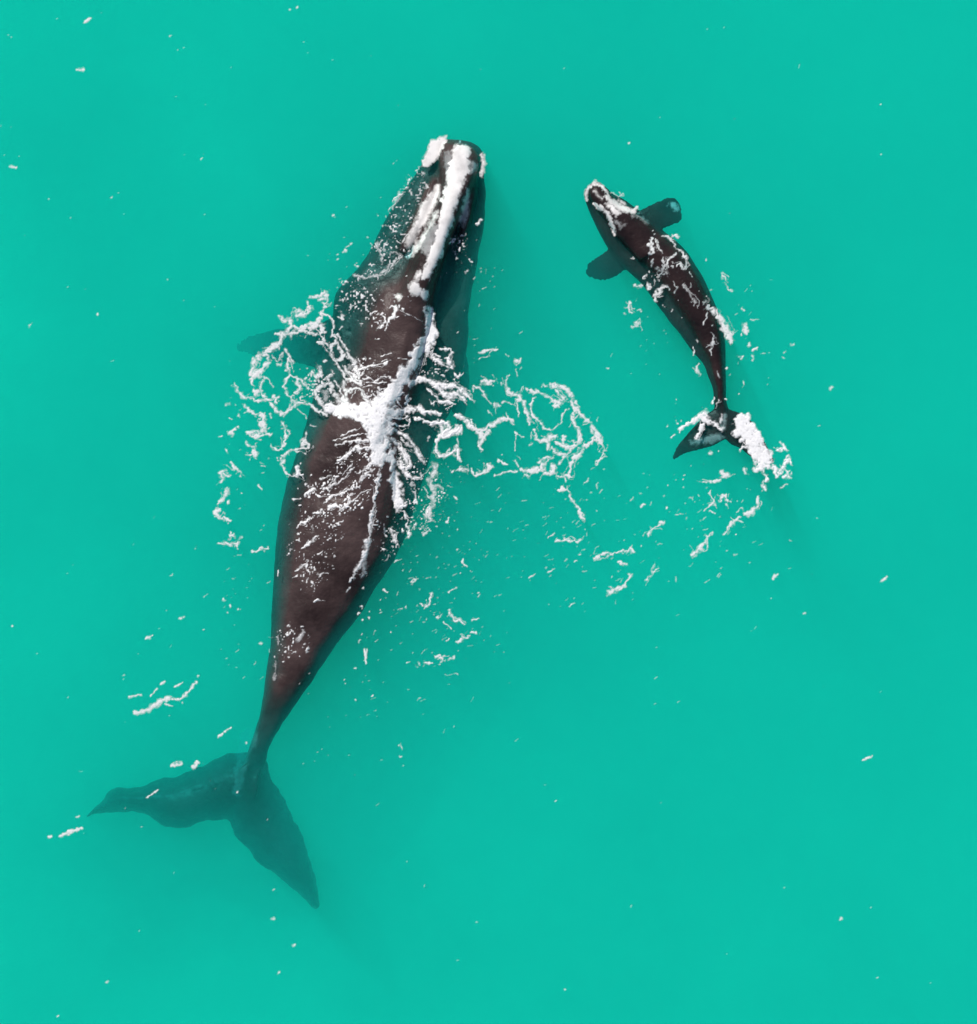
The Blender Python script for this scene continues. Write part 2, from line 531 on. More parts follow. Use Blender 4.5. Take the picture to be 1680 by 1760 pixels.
def cover_material(name, col, rough, gain=1.45, grain=22.0, low=.84):
    """froth of bubbles: as thin as its cover, so that water or skin shows between the bubbles"""
    m, nt, out = mat(name)
    L = nt.links.new
    at = nt.nodes.new("ShaderNodeAttribute")
    at.attribute_name = "cover"
    mu = nt.nodes.new("ShaderNodeMath")
    mu.operation = 'MULTIPLY'
    mu.use_clamp = True
    mu.inputs[1].default_value = gain
    p = nt.nodes.new("ShaderNodeBsdfPrincipled")
    n = nt.nodes.new("ShaderNodeTexNoise")
    n.inputs["Scale"].default_value = grain
    n.inputs["Detail"].default_value = 4
    tc = nt.nodes.new("ShaderNodeTexCoord")
    cr = nt.nodes.new("ShaderNodeValToRGB")
    cr.color_ramp.elements[0].position = .3
    cr.color_ramp.elements[0].color = (*[c * low for c in col], 1)
    cr.color_ramp.elements[1].position = .6
    cr.color_ramp.elements[1].color = (*col, 1)
    L(tc.outputs["Object"], n.inputs["Vector"])
    L(n.outputs["Fac"], cr.inputs[0])
    L(cr.outputs[0], p.inputs["Base Color"])
    p.inputs["Roughness"].default_value = rough
    L(at.outputs["Fac"], mu.inputs[0])
    L(mu.outputs[0], p.inputs["Alpha"])
    L(p.outputs[0], out.inputs["Surface"])
    return m


foam_mat = cover_material("sea_foam", (0.68, 0.69, 0.68), 0.8, 1.3)
splash_mat = cover_material("fresh_white_water", (0.80, 0.79, 0.79), 0.8, 1.35)
callosity_mat = cover_material("white_callosity", (0.76, 0.73, 0.71), 0.7, 1.25, 5.0, .72)
pale_mat = cover_material("pale_skin_and_sheen", (0.46, 0.46, 0.46), 0.6, 1.0)


def tree(o):
    me = o.data
    return BVHTree.FromPolygons([v.co for v in me.vertices], [p.vertices for p in me.polygons])


T_A, T_C = tree(adult_body), tree(calf_body)
DOWN = Vector((0, 0, -1))


def skin_z(t):
    def f(x, y):
        h = t.ray_cast(Vector((x, y, 5)), DOWN)
        return h[0].z if h[0] is not None else -1.0
    return f


def flat(x, y):
    return 0.0


za, zc = skin_z(T_A), skin_z(T_C)


def over_adult(x, y):
    return max(0.0, za(x, y))


def over_calf(x, y):
    return max(0.0, zc(x, y))


# ---- callosities on the adult's head (parts of the whale)
def patch(parent, base, text, name="callosity", m=callosity_mat, rise=.015, lift=.004, label=None, lace=.3, tile=(0, 0, 1)):
    f = Field()
    f.add(*tile, text, warp=.6, rk=1.3 if parent is adult else .98)
    o = f.build(name, m, base, rise, lift, lace, parent, grain=NB)
    if label:
        o["label"] = label
    return o


patch(adult, za, "793,262,13 790,285,14 782,312,13 776,335,11 770,360,11 764,385,10 757,410,9 748,436,9 738,462,7 730,478,3",
      label="broad white callosity strip down the middle of the head")
patch(adult, za, "@.75 752,366,4 740,387,4 729,407,5 716,427,5 703,441,4", label="narrow white strip beside the grey panel of the snout")
patch(adult, za, "@.75 752,322,5 744,340,8 733,360,9 724,380,8 714,398,6 ; @.6 712,402,7 702,420,6", label="white callosity along the inner edge of the lip")
patch(adult, over_adult, "760,243,7 750,252,9 743,266,10 735,278,7 730,283,4", label="white patch on the tip of the lower jaw")
patch(adult, over_adult, "@.7 829,266,3 831,280,4 829,300,3 ; @.6 816,284,5 812,292,4")
patch(adult, za, "@.45 770,268,8 774,292,7 ; @.4 802,272,7 806,290,7", name="callosity", m=pale_mat)
patch(adult, za, "@.5 748,392,9 740,412,10 733,430,9", name="pale_patch", m=pale_mat, label="pinkish grey panel on the snout, wet sheen painted on the skin", rise=.01)  # wet sheen on the lit skin, painted as a paler patch
patch(adult, za, "@.8 805,325,3 802,345,5 799,365,6 795,388,4", name="pale_patch", m=pale_mat, rise=.01)
patch(adult, za, "712,493,8 716,502,7 ; 729,504,5 732,510,4 ; @.8 686,511,5 ; @.7 722,470,4 716,478,5")
# pale wash of bubbles clinging to the tail stock
patch(adult, za, "@.2 428,1268,14 420,1290,10 413,1325,9 408,1365,7", name="pale_patch", m=pale_mat, rise=.01, label="pale smear across the base of the flukes")

# ---- calf's head
patch(calf, over_calf, "@.75 1008,345,2 1005,333,3 1013,320,3 1024,314,4 1036,321,3 1043,332,3 1047,345,2", label="white rim round the tip of the snout", rise=.012)
patch(calf, zc, "@.5 1022,328,3 1028,335,4 1035,342,3", label="pinkish white callosity on the snout", rise=.012)
patch(calf, over_calf, "1022,351,3 1034,358,4 1044,368,4 1051,382,4 1055,395,3 1057,404,2", label="curved white line along the lip", rise=.012)
patch(calf, over_calf, "@.9 1042,338,4 1052,348,6 1064,355,6 1078,361,6 1090,363,5 1096,356,3 ; @.9 1044,350,4 1056,362,7 1062,368,5 ; @.6 1064,345,4 1074,352,3", label="white callosity ridge behind the snout", rise=.012)
patch(calf, zc, "@.5 1059,381,4 1067,388,4 ; @.5 1072,386,5 1066,393,3 ; @.5 1096,370,4 1108,378,4 1114,384,3 ; @.45 1088,372,5 1100,366,4", m=pale_mat, name="pale_patch", rise=.01)
patch(calf, zc, "@.75 1155,352,6 1162,358,7", m=pale_mat, name="pale_patch", rise=.01, label="pale square patch at the tip of the right flipper")
patch(calf, zc, "@.5 1188,760,5 1205,758,8 1222,755,9 1236,752,8 ; @.5 1246,715,5 1242,735,6", m=pale_mat, name="pale_patch", rise=.01, label="pale submerged foam on the left fluke")  # foam lying under water on the fluke


# ---- foam
def foam(name, label, base, f, rise, lift=.006, lace=.8):
    o = f.build(name, splash_mat if name == 'splash' else foam_mat, base, rise, lift, lace, film=0.0)
    return tag(o, label, "foam", kind="stuff")


# churned splash over the adult's back
f = Field(2)
f.add(540, 520, 6, """
1170,60,26 1190,180,46 1205,300,56 1150,420,56 1050,560,52 1010,660,52 900,790,60 830,900,64 740,1000,66 650,1060,56;
100,1060,22 250,1110,58 400,1130,72 550,1150,92 660,1190,108 640,1300,112 670,1430,82 680,1540,72 660,1640,50; 560,1130,70 780,1150,50 900,1130,34;
1210,330,30 1230,420,25; @.9 1190,440,22 1180,500,18 1160,560,12;
980,860,22 1060,800,28 1130,790,32 1250,840,25 1350,870,22 1440,860,18 1520,900,18 1580,960,18 1650,1020,10;
1160,880,9 1220,940,9 1290,1020,16; @.9 1250,860,12 1330,920,28 1400,960,34 1480,930,25 1560,1010,12;
1300,1020,20 1380,1030,14 1460,1050,9; 1350,960,26;
860,960,12 920,930,9; 960,960,12 960,1040,12 980,1080,16; 800,1080,9 850,1060,7 880,1090,8; 850,1000,8 880,1040,6;
740,1120,40 900,1120,32 1020,1100,26 1080,1080,20 1150,1130,20 1240,1120,15 1300,1150,12;
1040,1180,10 1130,1220,15 1220,1250,15 1300,1240,22 1370,1230,16 1390,1300,22 1300,1380,16 1380,1370,16 1460,1330,20 1520,1270,16 1510,1350,12;
1470,1160,14 1540,1190,16 1600,1250,16 1650,1310,12;
770,1200,16 800,1250,11 880,1270,9 960,1270,8 1000,1220,8; 820,1190,6 920,1200,7 960,1190,12;
@.8 770,1290,16 850,1330,18 930,1360,18 990,1430,20 1050,1520,20 1100,1590,18;
@.75 800,1400,15 870,1480,18 920,1560,20 950,1640,20; @.75 780,1480,15 820,1580,17 840,1650,15; @.7 900,1400,10 960,1480,10;
1290,1380,8 1265,1440,7 1260,1510,10 1290,1580,9 1360,1590,8 1420,1550,10 1460,1480,17 1480,1560,22 1510,1630,10;
@.85 1300,480,10 1350,490,10 1420,470,7 1430,520,7 1380,570,10 1400,620,20 1420,670,16 1340,640,12 1260,600,9 1210,560,12 1240,530,9 1300,560,7;
1450,730,9 1490,770,11 1510,740,7;
@.45 1140,500,12 1120,580,14 1090,680,14 1050,740,12;
460,690,9 560,660,9 660,640,8 770,620,7; 690,550,5 790,520,6; 860,580,7 960,580,5; 520,575,7; 585,575,8; 630,368,8 670,370,7;
510,790,10 560,780,9 620,810,7 680,770,5 760,760,6 790,780,5; 540,830,5 640,830,5 750,825,6; 510,870,5 590,860,7; 690,900,5 740,890,5; 530,970,10 590,955,9; 610,940,6 650,975,7;
480,1290,6 360,1340,8 280,1380,6; 200,1420,6 330,1400,5 450,1360,7 590,1350,7;
220,1470,12 330,1440,8 450,1430,10 600,1420,11; 440,1480,12 380,1540,12 310,1600,10 250,1640,7; 450,1500,17 540,1500,18 620,1520,18;
@.85 640,80,8 600,120,5; @.85 780,50,9 840,30,12 860,90,16 820,150,16 760,200,14 690,250,10 660,270,7; @.8 730,150,7 760,220,7 740,290,6;
@.5 890,80,4 1000,130,4 1110,200,4;
@.7 480,760,8 510,720,6; 470,810,9 490,840,12 """)
f.add(560, 760, 5, """
590,270,30 600,380,40 610,470,44 640,540,32 680,540,16;
560,100,38 580,180,32 570,230,18;
@.85 470,270,10 450,380,9 430,480,8;
640,180,16 680,260,14 740,310,11 800,300,11 830,280,8; @.75 700,20,20 760,60,16 800,110,15 850,180,14; @.75 650,50,16 700,120,16 740,190,10 700,240,9;
@.6 740,350,9 770,420,9 770,490,7;
@.75 680,600,7 700,660,10 705,740,9 730,800,9 690,830,9; @.7 600,600,9 640,570,9;
@.6 560,740,10 580,810,12 610,860,9; @.6 500,740,10 520,810,9; @.6 620,700,5; @.5 540,970,10 500,1030,7""")
f.add(340, 720, 5, """
@.8 1560,430,11 1540,520,8 1530,620,9 1515,720,11 1500,820,13 1485,920,13 1470,1020,15 1450,1120,18 1420,1200,18 1390,1270,18 1350,1330,11 1320,1400,6; 1290,1470,7;
@.45 1430,1240,22 1440,1320,18 1400,1360,12;
@.85 1060,510,8 1110,490,10 1140,490,6; @.85 1100,600,10 1160,580,10 1230,530,8 1290,470,8 1340,420,7; @.8 1240,480,5 1320,400,5;
@.85 1370,470,8 1430,430,12 1500,390,12; @.8 1380,540,7 1430,490,9 1480,430,9; @.85 1120,690,12 1150,660,7 1250,640,9 1300,600,7 1350,570,7;
@.8 1130,750,10 1190,740,10 1230,770,8 1280,740,8 1340,700,7 1370,660,5 1490,600,4; @.7 1300,650,5 1350,640,5; 1220,820,7; @.6 1290,790,4;
900,1105,6 970,1060,8 1030,1010,7; @.8 1060,940,5; @.8 1070,1140,7 1040,1160,5; 980,1190,6;
@.8 810,1360,5 860,1350,5; @.75 840,1300,8 900,1270,10 940,1250,7 930,1290,7; 690,1310,8 690,1350,4; 970,1260,6; 980,1280,5;
@.8 1030,1340,4 1080,1325,5 1130,1330,4; 1110,1390,6; @.85 1000,1570,4 1040,1560,5 1090,1565,4; 985,1440,5;
830,690,8 880,675,4; 910,665,9 950,630,8 1000,600,8; @.8 860,600,6;
850,925,4 880,900,8 930,880,8 980,860,6; 1010,810,8 1060,790,12; @.8 1100,830,6; 860,420,14 870,460,20 900,480,10; 890,375,7""")
f.add(540, 200, 4.63, """
@.5 330,1260,9 400,1290,10 480,1270,9 560,1230,10 640,1150,9 700,1110,9; @.4 500,1000,8 540,1100,8 540,1180,8;
260,1320,9; @.4 600,1080,8 690,1090,7; 340,1190,9; @.7 660,990,7 690,1010,5; @.5 560,860,8 620,890,6; 545,870,6; 510,785,6;
@.4 690,620,12 640,700,9 620,740,8; @.45 700,1000,6 760,930,7; 735,570,8; 820,430,6; 760,505,6; 650,795,5; 610,880,6; @.7 650,970,5;
225,1390,8; 320,1390,7; 430,1390,8; 225,1470,11; 460,1450,9; 1300,860,9 1325,830,7; 1175,950,8; 1215,1235,13; 1055,1245,6; 1230,1140,7 1260,1160,5;
@.5 1110,1080,10 1130,1130,10; @.5 920,1250,5 920,1310,4; 740,1275,6""")
f.add(0, 880, 3, """1445,605,4; 1490,590,5; 1520,600,3; 1560,590,5; @.5 1560,610,9 1540,660,10; @.6 1590,630,5; 1420,745,4; 1490,745,6; 1465,770,4; 1545,745,3; @.35 1420,770,6 1420,860,6""")
f.add(0, 0, 1, """
% @.6 696,362,16 668,412,20 648,452,16; % @.45 720,310,16 700,350,18; % @.7 640,470,14 690,440,12; % @.6 600,510,24 640,530,26; % @.7 690,520,14;
% @.9 560,850,26 620,800,24; % @.9 540,880,22 600,850,26 640,800,16; % @.7 520,940,20 570,900,24; % @.6 530,1000,16 560,960,18; % @.6 545,660,20 570,690,14;
% @.8 700,850,16 705,900,14; % @.9 690,800,18 720,840,18; % @.8 740,800,22 745,850,18 735,900,16; % @.6 660,900,16 670,950,16; % @.7 500,1090,18 520,1100,14; % @.6 490,1120,16;
% @.6 790,420,14 800,460,12; % @.6 745,640,20 770,690,16; % @.6 630,640,26 650,670,20""")  # speckles over the back paint its diagonal wet glints in foam white
foam("splash", "thick white splash and foam washing over the large whale's back", over_adult, f, .045)

# lacy foam left of the adult
f = Field(2)
f.add(380, 480, 5, """
900,110,12 830,150,14 770,160,10; 860,170,12 920,130,9 890,230,12 930,220,7; 740,190,9 770,250,12 750,290,12 650,320,22 630,280,17 680,270,13;
500,320,7 540,360,16 590,350,18 600,400,22 580,470,14 520,480,17 470,470,9; 600,400,16 660,420,12 740,410,20 820,390,27 860,330,14 870,280,7;
590,480,15 640,460,14 720,430,14 760,450,9 820,480,7; 870,400,17 890,450,12 860,470,7 830,440,5 880,520,10 920,570,10 840,530,7 870,560,9;
530,480,16 510,550,18 450,590,17 370,630,10; 340,660,16 290,700,17 265,780,16 265,870,12 280,920,7; 330,660,12 400,650,12 400,720,16 340,800,22 280,850,18;
@.75 440,650,6 480,700,9 520,640,8; @.8 560,620,10 590,660,10 620,700,7; 580,660,10 570,740,14 580,790,12; @.75 470,720,9 520,730,9;
870,290,9 930,310,7 970,350,6 975,420,6 960,470,12 985,540,16 950,560,12 940,640,14 980,700,14 1030,690,12 1060,660,14 1020,600,10 990,550,12;
990,480,12 1040,540,10 1060,590,12 1100,660,16 1150,710,16 1170,780,12 1200,850,12; 990,720,10 1030,790,10 1080,850,10 1150,880,10 1210,900,16;
1060,740,7 1100,800,7 1150,830,9 1190,870,9; 1080,780,7 1130,860,7; @.3 1110,760,25;
1020,190,9 1050,180,7; 1010,320,7 1050,340,9 1040,290,5; 1040,410,7 1020,420,6; 1040,100,8; 1150,95,7; 1300,160,8; 900,705,10;
830,740,10 860,800,18 820,840,15 780,800,9; 940,790,14 960,800,10 920,850,10 935,900,10 870,920,12 820,960,14 830,1030,12 870,1080,12 900,1120,18;
940,890,10 970,970,12 1010,1040,18; 980,870,7 1020,940,7 1050,1020,10 1060,1060,18; @.35 900,980,26 900,1020,24;
1060,890,17 1050,940,14 1080,960,20 1130,940,16 1190,930,14 1210,980,10 1240,1030,9 1280,1070,9; 1080,960,18 1070,1040,18;
600,820,10 560,860,9 540,920,10 560,940,8; 600,820,9 660,860,12 690,870,10 700,900,8 760,915,5; 650,890,10 690,930,12 660,960,12 620,970,8; @.7 720,880,6 740,940,8;
@.8 360,850,7 350,900,9 340,950,9; @.7 370,840,5 420,870,7 445,930,7;
570,980,12 600,1030,16 640,1060,16 700,1060,10 760,1075,9 830,1130,10 900,1170,12; 690,1020,8 740,1070,8;
110,900,8 150,960,9 210,1010,12 280,1040,12 350,1040,14 430,1030,12 490,1010,14 480,1050,10; 270,940,7 300,990,16 340,950,9; 380,1000,12;
200,1080,9 240,1130,10 310,1170,9; 430,1070,9 470,1130,14 520,1150,14 560,1150,12 610,1110,12 640,1070,9;
350,1170,20 370,1190,12 350,1250,22 370,1300,16 ; 420,1150,7 430,1200,6; 50,1080,14; 130,1078,5; 155,1170,9; 70,1190,5 90,1200,5;
@.7 660,1110,4 740,1190,5; @.6 770,1250,5 820,1270,4; 680,770,5; 740,760,5""")
f.add(340, 720, 5, """
320,90,13 290,130,18; 210,150,5 180,155,4; 350,75,7; 430,120,12 480,110,10 520,110,10; 440,130,9 480,150,10 540,155,10 600,130,9 630,140,7;
550,30,22 570,80,18 580,120,16; 740,30,12 745,90,9 760,150,9 740,210,9 720,250,7 690,265,7 640,250,9 620,220,7;
410,200,7 440,225,10 480,240,9 490,290,16 505,310,14 420,315,7; 235,260,11 255,290,7; 290,370,9 310,400,12 345,440,14 375,485,7;
230,440,19 200,480,17 220,510,14 180,550,11 ; 230,480,8 290,490,5; 250,600,14 250,640,16 210,690,12 185,725,7; 275,715,11;
190,780,9 150,810,14 200,845,12 260,860,14 280,880,7; 300,970,11 310,1000,14 280,1000,9; 190,1070,10 240,1070,12 290,1075,10 350,1070,14 345,1110,5;
460,1145,6 530,1125,8 600,1105,7; 690,330,7 730,370,14 735,410,9 760,460,7 800,495,5 850,490,8; 740,320,12 790,270,9 850,255,7 900,250,7 940,260,7;
930,110,7 925,160,10 910,210,14 960,210,7 950,250,7; 520,570,5 550,600,5; 540,400,5 580,405,4; 385,640,6; 230,1555,9; 280,1610,8; 350,1635,7; @.7 260,1670,6""")
f.add(0, 880, 3, """1345,680,6; 1390,715,4; @.6 1050,437,4 1075,430,3; @.5 1290,355,3; @.5 1275,390,4; @.6 1055,608,4""")
foam("foam", "lacy white foam ring curling over the water left of the large whale's back", over_adult, f, .014, lift=.004)

# lacy foam right of the adult
f = Field(2)
f.add(720, 560, 5, """
520,240,12 570,220,12 640,210,6 685,205,5; 760,250,7; 830,300,15 870,300,12 850,330,9; @.8 835,380,5 845,420,5;
560,480,16 600,480,17 645,475,9; @.75 470,560,6 475,520,6 520,530,8 560,570,8 590,620,7;
770,420,9 745,480,12 745,540,12 790,580,12 850,590,16 880,640,10 840,650,7 850,720,7 860,780,5; @.8 640,690,11 670,670,12 690,695,7; @.6 600,730,5 630,770,5;
900,660,16 920,720,14 930,770,12 950,830,10; 990,620,7 960,680,10 970,740,9 1000,790,10 1050,840,12 1080,870,7 1130,895,6; @.7 720,660,6 780,650,7 830,680,5;
930,550,14 980,560,12 1040,575,9 1100,600,12 1150,640,14 1220,670,12; 1075,520,13; 1130,510,10 1180,510,16 1240,530,18 1290,560,20 1320,600,20 1300,650,16 1340,690,18 1350,720,16;
1190,550,9 1200,590,10 1260,620,12 1200,640,9 1160,690,10 1210,690,9; 1350,700,12 1390,770,12 1440,810,18 1470,830,9; 1350,640,9 1380,700,9;
1330,740,10 1320,800,10 1350,860,12 1380,920,14 1390,980,10; @.8 1290,710,7 1245,750,6 1225,820,6 1180,870,6 1130,900,6;
980,900,10 1000,910,9 1010,970,10 1050,1000,12 1110,980,20 1150,950,20 1190,950,9; 1110,990,18 1110,1060,14; @.85 1150,1060,10 1200,1090,12 1250,1110,10;
1180,1000,14 1240,1030,20 1300,1040,14 1370,1010,10 1390,990,9; 1250,940,8 1240,1000,12; @.8 1390,1000,9 1330,1050,9 1270,1110,7 1210,1180,7;
1410,1030,10 1470,1020,12 1500,980,10 1530,960,14 1560,980,16; 1490,870,10 1530,920,16 1560,970,18 1570,1020,12 1590,1070,7 1575,1120,5 1520,1200,4; 1590,1070,5 1615,1080,4;
1400,1060,12 1370,1110,18 1320,1160,16 1310,1220,12 1300,1290,12 1330,1300,7; 1300,1290,8 1240,1295,7 1200,1290,5;
1040,1170,16 1080,1130,12 1150,1130,9 1070,1190,14 1060,1230,16 1000,1240,22 920,1250,22 890,1240,12; 1150,1200,16 1160,1250,22 1100,1260,12 1050,1260,12; @.8 940,1290,9 900,1280,9;
@.85 660,1280,6 720,1265,6 800,1250,6 850,1250,7; 680,1150,7 720,1180,7 770,1200,7; 720,1110,5; @.8 830,1160,6 860,1210,6; @.7 840,1120,5 870,1150,4;
@.75 830,1080,4 830,1000,4 840,930,5; 830,910,6 900,955,7; 945,1015,9 970,1020,6;
600,1190,18 620,1220,16 580,1250,12 520,1270,10 480,1290,9 460,1250,7 460,1220,7; @.9 330,1240,12 390,1235,12 430,1230,7; 300,1260,7;
330,770,13 390,800,15 430,850,15 470,890,14 540,890,14 600,870,16 660,830,16 720,800,16 770,790,18 810,820,10;
500,920,12 550,930,28 540,980,20 520,1030,14 545,1070,9; 600,900,18 560,960,16; 190,860,27 200,940,20 260,920,16 330,860,16 340,920,22;
160,980,7 150,1050,7 175,1110,9 230,1115,8 290,1080,8 320,1020,14 335,1080,18 355,1150,10 370,1175,5; @.8 330,970,5 340,1010,6;
1200,1400,12 1240,1400,14 1280,1390,9 1290,1440,9 1320,1510,9 1370,1570,12 1400,1610,16 1420,1660,12; 1270,1340,7 1250,1300,7; @.7 1410,1360,5 1460,1325,6;
@.65 140,1200,22 130,1280,22; @.6 110,1350,17 130,1430,20 130,1500,15 100,1580,18 90,1640,20; 70,995,6 90,950,5;
@.6 1470,755,6; @.6 1545,780,5 1530,830,4; @.6 1440,1500,5; @.6 1530,1400,5 1535,1350,4; @.6 1600,1230,5; @.7 340,60,7; @.6 610,940,4; @.7 1530,1590,5""")
f.add(560, 760, 5, """
@.7 920,190,18 930,250,22 890,320,17 920,360,12 1000,390,14; @.7 930,450,16 930,510,18 890,590,16 870,640,16 910,650,10 890,680,7;
@.8 760,720,10 750,750,5; @.7 830,740,5 870,770,9 840,800,7; @.6 870,770,5 900,750,5; 1040,690,9 1060,650,5; @.8 1110,680,6;
1100,470,5 1130,485,6; @.8 1050,375,4 1090,385,4; @.8 590,1040,5 610,1020,6 650,1005,5;
1130,750,6; 1060,805,8; 1000,785,5; 1130,925,7; 1185,1005,6 1180,1040,5 1215,1070,6; 1160,1125,5; 1240,1105,4; 1310,1295,6; 690,1420,7; 470,1440,6; 470,1355,5; 560,1630,5; 1040,385,3""")
foam("foam", "network of white foam strands spreading right of the large whale towards the calf", over_adult, f, .014, lift=.006)

# scraps of foam below the adult's right flank
f = Field(2)
f.add(560, 760, 5, """
@.85 735,1190,7 765,1185,10 750,1170,5; 500,1260,5 535,1285,6; 320,1255,7; 180,1280,7 210,1255,5; 310,1420,9; 285,1465,8;
905,1300,10 910,1330,9 890,1380,7 860,1415,7 820,1390,4; 1120,1250,5 1060,1295,8; 1060,1440,7 1080,1480,12 1105,1520,12 1150,1535,6 1190,1560,5;
@.85 1020,1550,4 1040,1580,5 1080,1600,5; @.85 990,1480,10 960,1510,7; @.8 860,1520,7; @.9 1250,1530,6 1320,1520,4; 375,1510,8; @.8 380,1460,5; 320,1530,6""")
f.add(580, 960, 5, """
230,780,9 240,820,11 245,870,9 250,900,6; 150,945,9; @.8 60,1045,5; @.7 70,1080,5; 295,1180,5 310,1175,4; @.7 215,650,6; @.7 185,705,7; @.6 255,680,5;
600,900,4 630,890,5; 705,900,7; 750,905,8 820,905,8; 880,910,7; 820,830,5 870,830,15 890,860,12 920,880,5; 960,860,12 1000,860,12; 1040,710,10 1080,680,8 1120,685,4; 1150,640,7 1200,645,7;
940,710,6 960,690,5; 1040,790,4; @.6 925,1000,4 1040,990,4; @.6 205,1360,6; @.6 160,1210,6; @.6 550,1590,5 560,1650,5""")
foam("foam", "small white foam scraps floating right of the large whale's tail stock", over_adult, f, .012, lift=.003)

# foam on and round the calf
f = Field(2)
f.add(980, 290, 6, """
680,1210,18 730,1210,12; @.7 700,1240,9; 620,1390,12 580,1430,10 630,1470,15; 720,1460,15; 560,1490,10; 670,1600,17 700,1610,11 640,1630,10; 660,930,8 620,935,5;
840,720,15 830,800,17 850,860,19 810,880,15; @.85 860,940,12 830,1000,9; 780,1100,10 760,1120,7; @.8 880,730,7 910,800,9 950,870,7; @.9 960,920,9 970,980,12 940,1060,10 910,1120,7;
950,690,7 1010,700,10 1050,750,9 1090,830,9 1160,870,14 1190,930,12 1190,1010,10 1160,1040,7 1140,980,7 1100,1010,7; @.85 1090,880,9 1040,920,9 1000,990,7;
1040,695,7 1080,690,7 1110,700,10; 810,1190,15 830,1230,9; 960,1220,22 920,1270,19 880,1300,15; 960,1220,12 1020,1240,12; 880,1350,12; 960,1410,9;
@.6 1070,1170,8 1100,1230,8 1080,1280,6; @.45 1180,1200,12 1230,1280,14 1290,1360,16 1280,1410,12; 1230,1060,5 1260,1110,5; 820,1065,6;
1410,1430,22 1480,1450,22 1540,1530,25 1580,1600,25 1620,1660,23; @.8 1570,1080,5 1590,1130,10 1600,1160,6; @.7 1620,1230,4 1650,1250,5;
@.6 440,250,7 500,290,9 560,260,7; @.6 530,330,9 590,370,7; @.7 1410,940,8; 1330,1265,6; 1405,1320,6; 1050,1465,7; 895,1115,6; 850,640,5; 870,670,5;
% @.7 850,1050,26 880,1180,26 960,1100,22; % @.6 1050,950,30 1100,1050,26; % @.6 900,820,22 960,800,18; @.5 900,1020,14 1000,1080,14; @.5 870,1130,10 880,1190,8; @.4 1250,1180,9 1240,1240,7""")
f.add(1060, 480, 5, """
780,240,12 830,260,18 890,330,22 930,410,25 970,480,25 990,530,17 970,540,12;
1100,400,16 1110,430,14 1120,470,9; 1140,560,8; 1180,610,10 1215,590,5; @.8 1180,680,6; 1060,670,10 1090,660,5; 950,760,5 945,770,5; 1090,880,9 1095,900,5; 1055,990,6;
1510,565,9; 1430,670,8; @.8 1455,640,4; @.6 920,30,5 960,70,5 1000,104,4; @.8 1080,245,8 1100,270,6; 690,530,9; 665,590,5 660,650,4;
@.8 710,720,10 690,760,9 715,820,10; @.75 830,470,6 835,540,9 810,600,6 820,650,6; @.7 870,790,6 880,850,6; @.8 780,290,7 770,340,6 745,385,5; @.8 820,400,8;
@.5 790,170,12 740,220,8; @.6 1170,650,8 1170,700,6; @.6 1150,340,4 1225,350,5; 205,270,5; 560,335,4; 475,270,5; 530,180,4; @.6 425,465,5; @.5 260,525,4; @.5 320,550,4""")
foam("foam", "white foam streaks trailing over the calf's back and along its right side", over_calf, f, .016, lift=.004)

f = Field(2)
f.add(1100, 640, 5, """
555,345,28 530,375,40 480,400,26 440,430,11 400,460,9 350,490,9 340,520,8; 560,400,36 620,425,22 660,460,16 700,490,14; 545,450,11 520,510,8 480,570,8; @.8 330,440,10; @.6 360,420,8;
895,395,38 885,440,58 870,480,60 920,510,72 970,550,64 1010,590,50 1020,610,45; 1000,620,55 1020,680,62 1060,730,64 1050,780,56 1000,830,26; 1090,800,35 1120,760,24;
@.85 950,640,12 880,650,7 860,670,5; 1150,800,17 1180,840,17 1170,890,15 1210,850,15 1250,790,14 1290,740,9 1300,790,7; 1270,860,14 1280,890,16 1240,910,10; 1300,870,7;
@.9 1200,610,11 1220,640,19 1260,670,9 1190,660,12; @.6 900,830,11 910,870,9; 1080,880,11 1100,930,10 1070,940,8; 1070,990,14 1070,1010,9;
@.5 680,240,5 650,310,5; 640,220,5 630,260,5; 740,230,6; @.5 700,360,10 700,430,9""")
foam("splash", "bright white foam breaking over both flukes of the calf", over_calf, f, .028, lift=.007)

# trail of foam behind the calf
f = Field(2)
f.add(1100, 640, 5, """
1030,1070,7 1015,1120,12 1000,1170,12 960,1200,17 920,1220,17; 880,1170,9 870,1170,7; 860,1250,12 820,1270,14 780,1300,14 760,1340,9 720,1385,5; @.9 880,1160,7 830,1210,8;
620,1370,5 580,1420,10 540,1490,17 500,1530,17 460,1560,14; 580,1420,6 580,1500,6; 720,870,22 750,880,17 700,890,12; 680,930,11 620,935,8 540,940,4;
605,1010,4 610,1060,6 640,1110,14 620,1120,12 580,1160,6 550,1190,5; 680,1110,7 720,1060,8 740,1050,9 755,1100,8; 600,700,13; 680,680,5; 625,1205,7; @.9 600,1195,5 650,1210,5;
230,1160,8; @.8 310,1225,6 360,1220,7; 210,1290,10 160,1310,8 110,1350,10 75,1400,10; 20,1150,7; @.8 1215,990,5 1260,960,5; 435,805,6; 300,920,6; 380,880,5; 370,920,5; 375,990,6; @.7 500,1050,6 510,1070,5; 240,975,5; @.6 840,1110,5; @.6 880,1295,5; 830,1395,6; @.6 920,1000,5; @.6 950,1005,5; @.6 745,1130,4 760,1165,4; 240,460,5; 320,235,6; 270,560,4 300,540,5""")
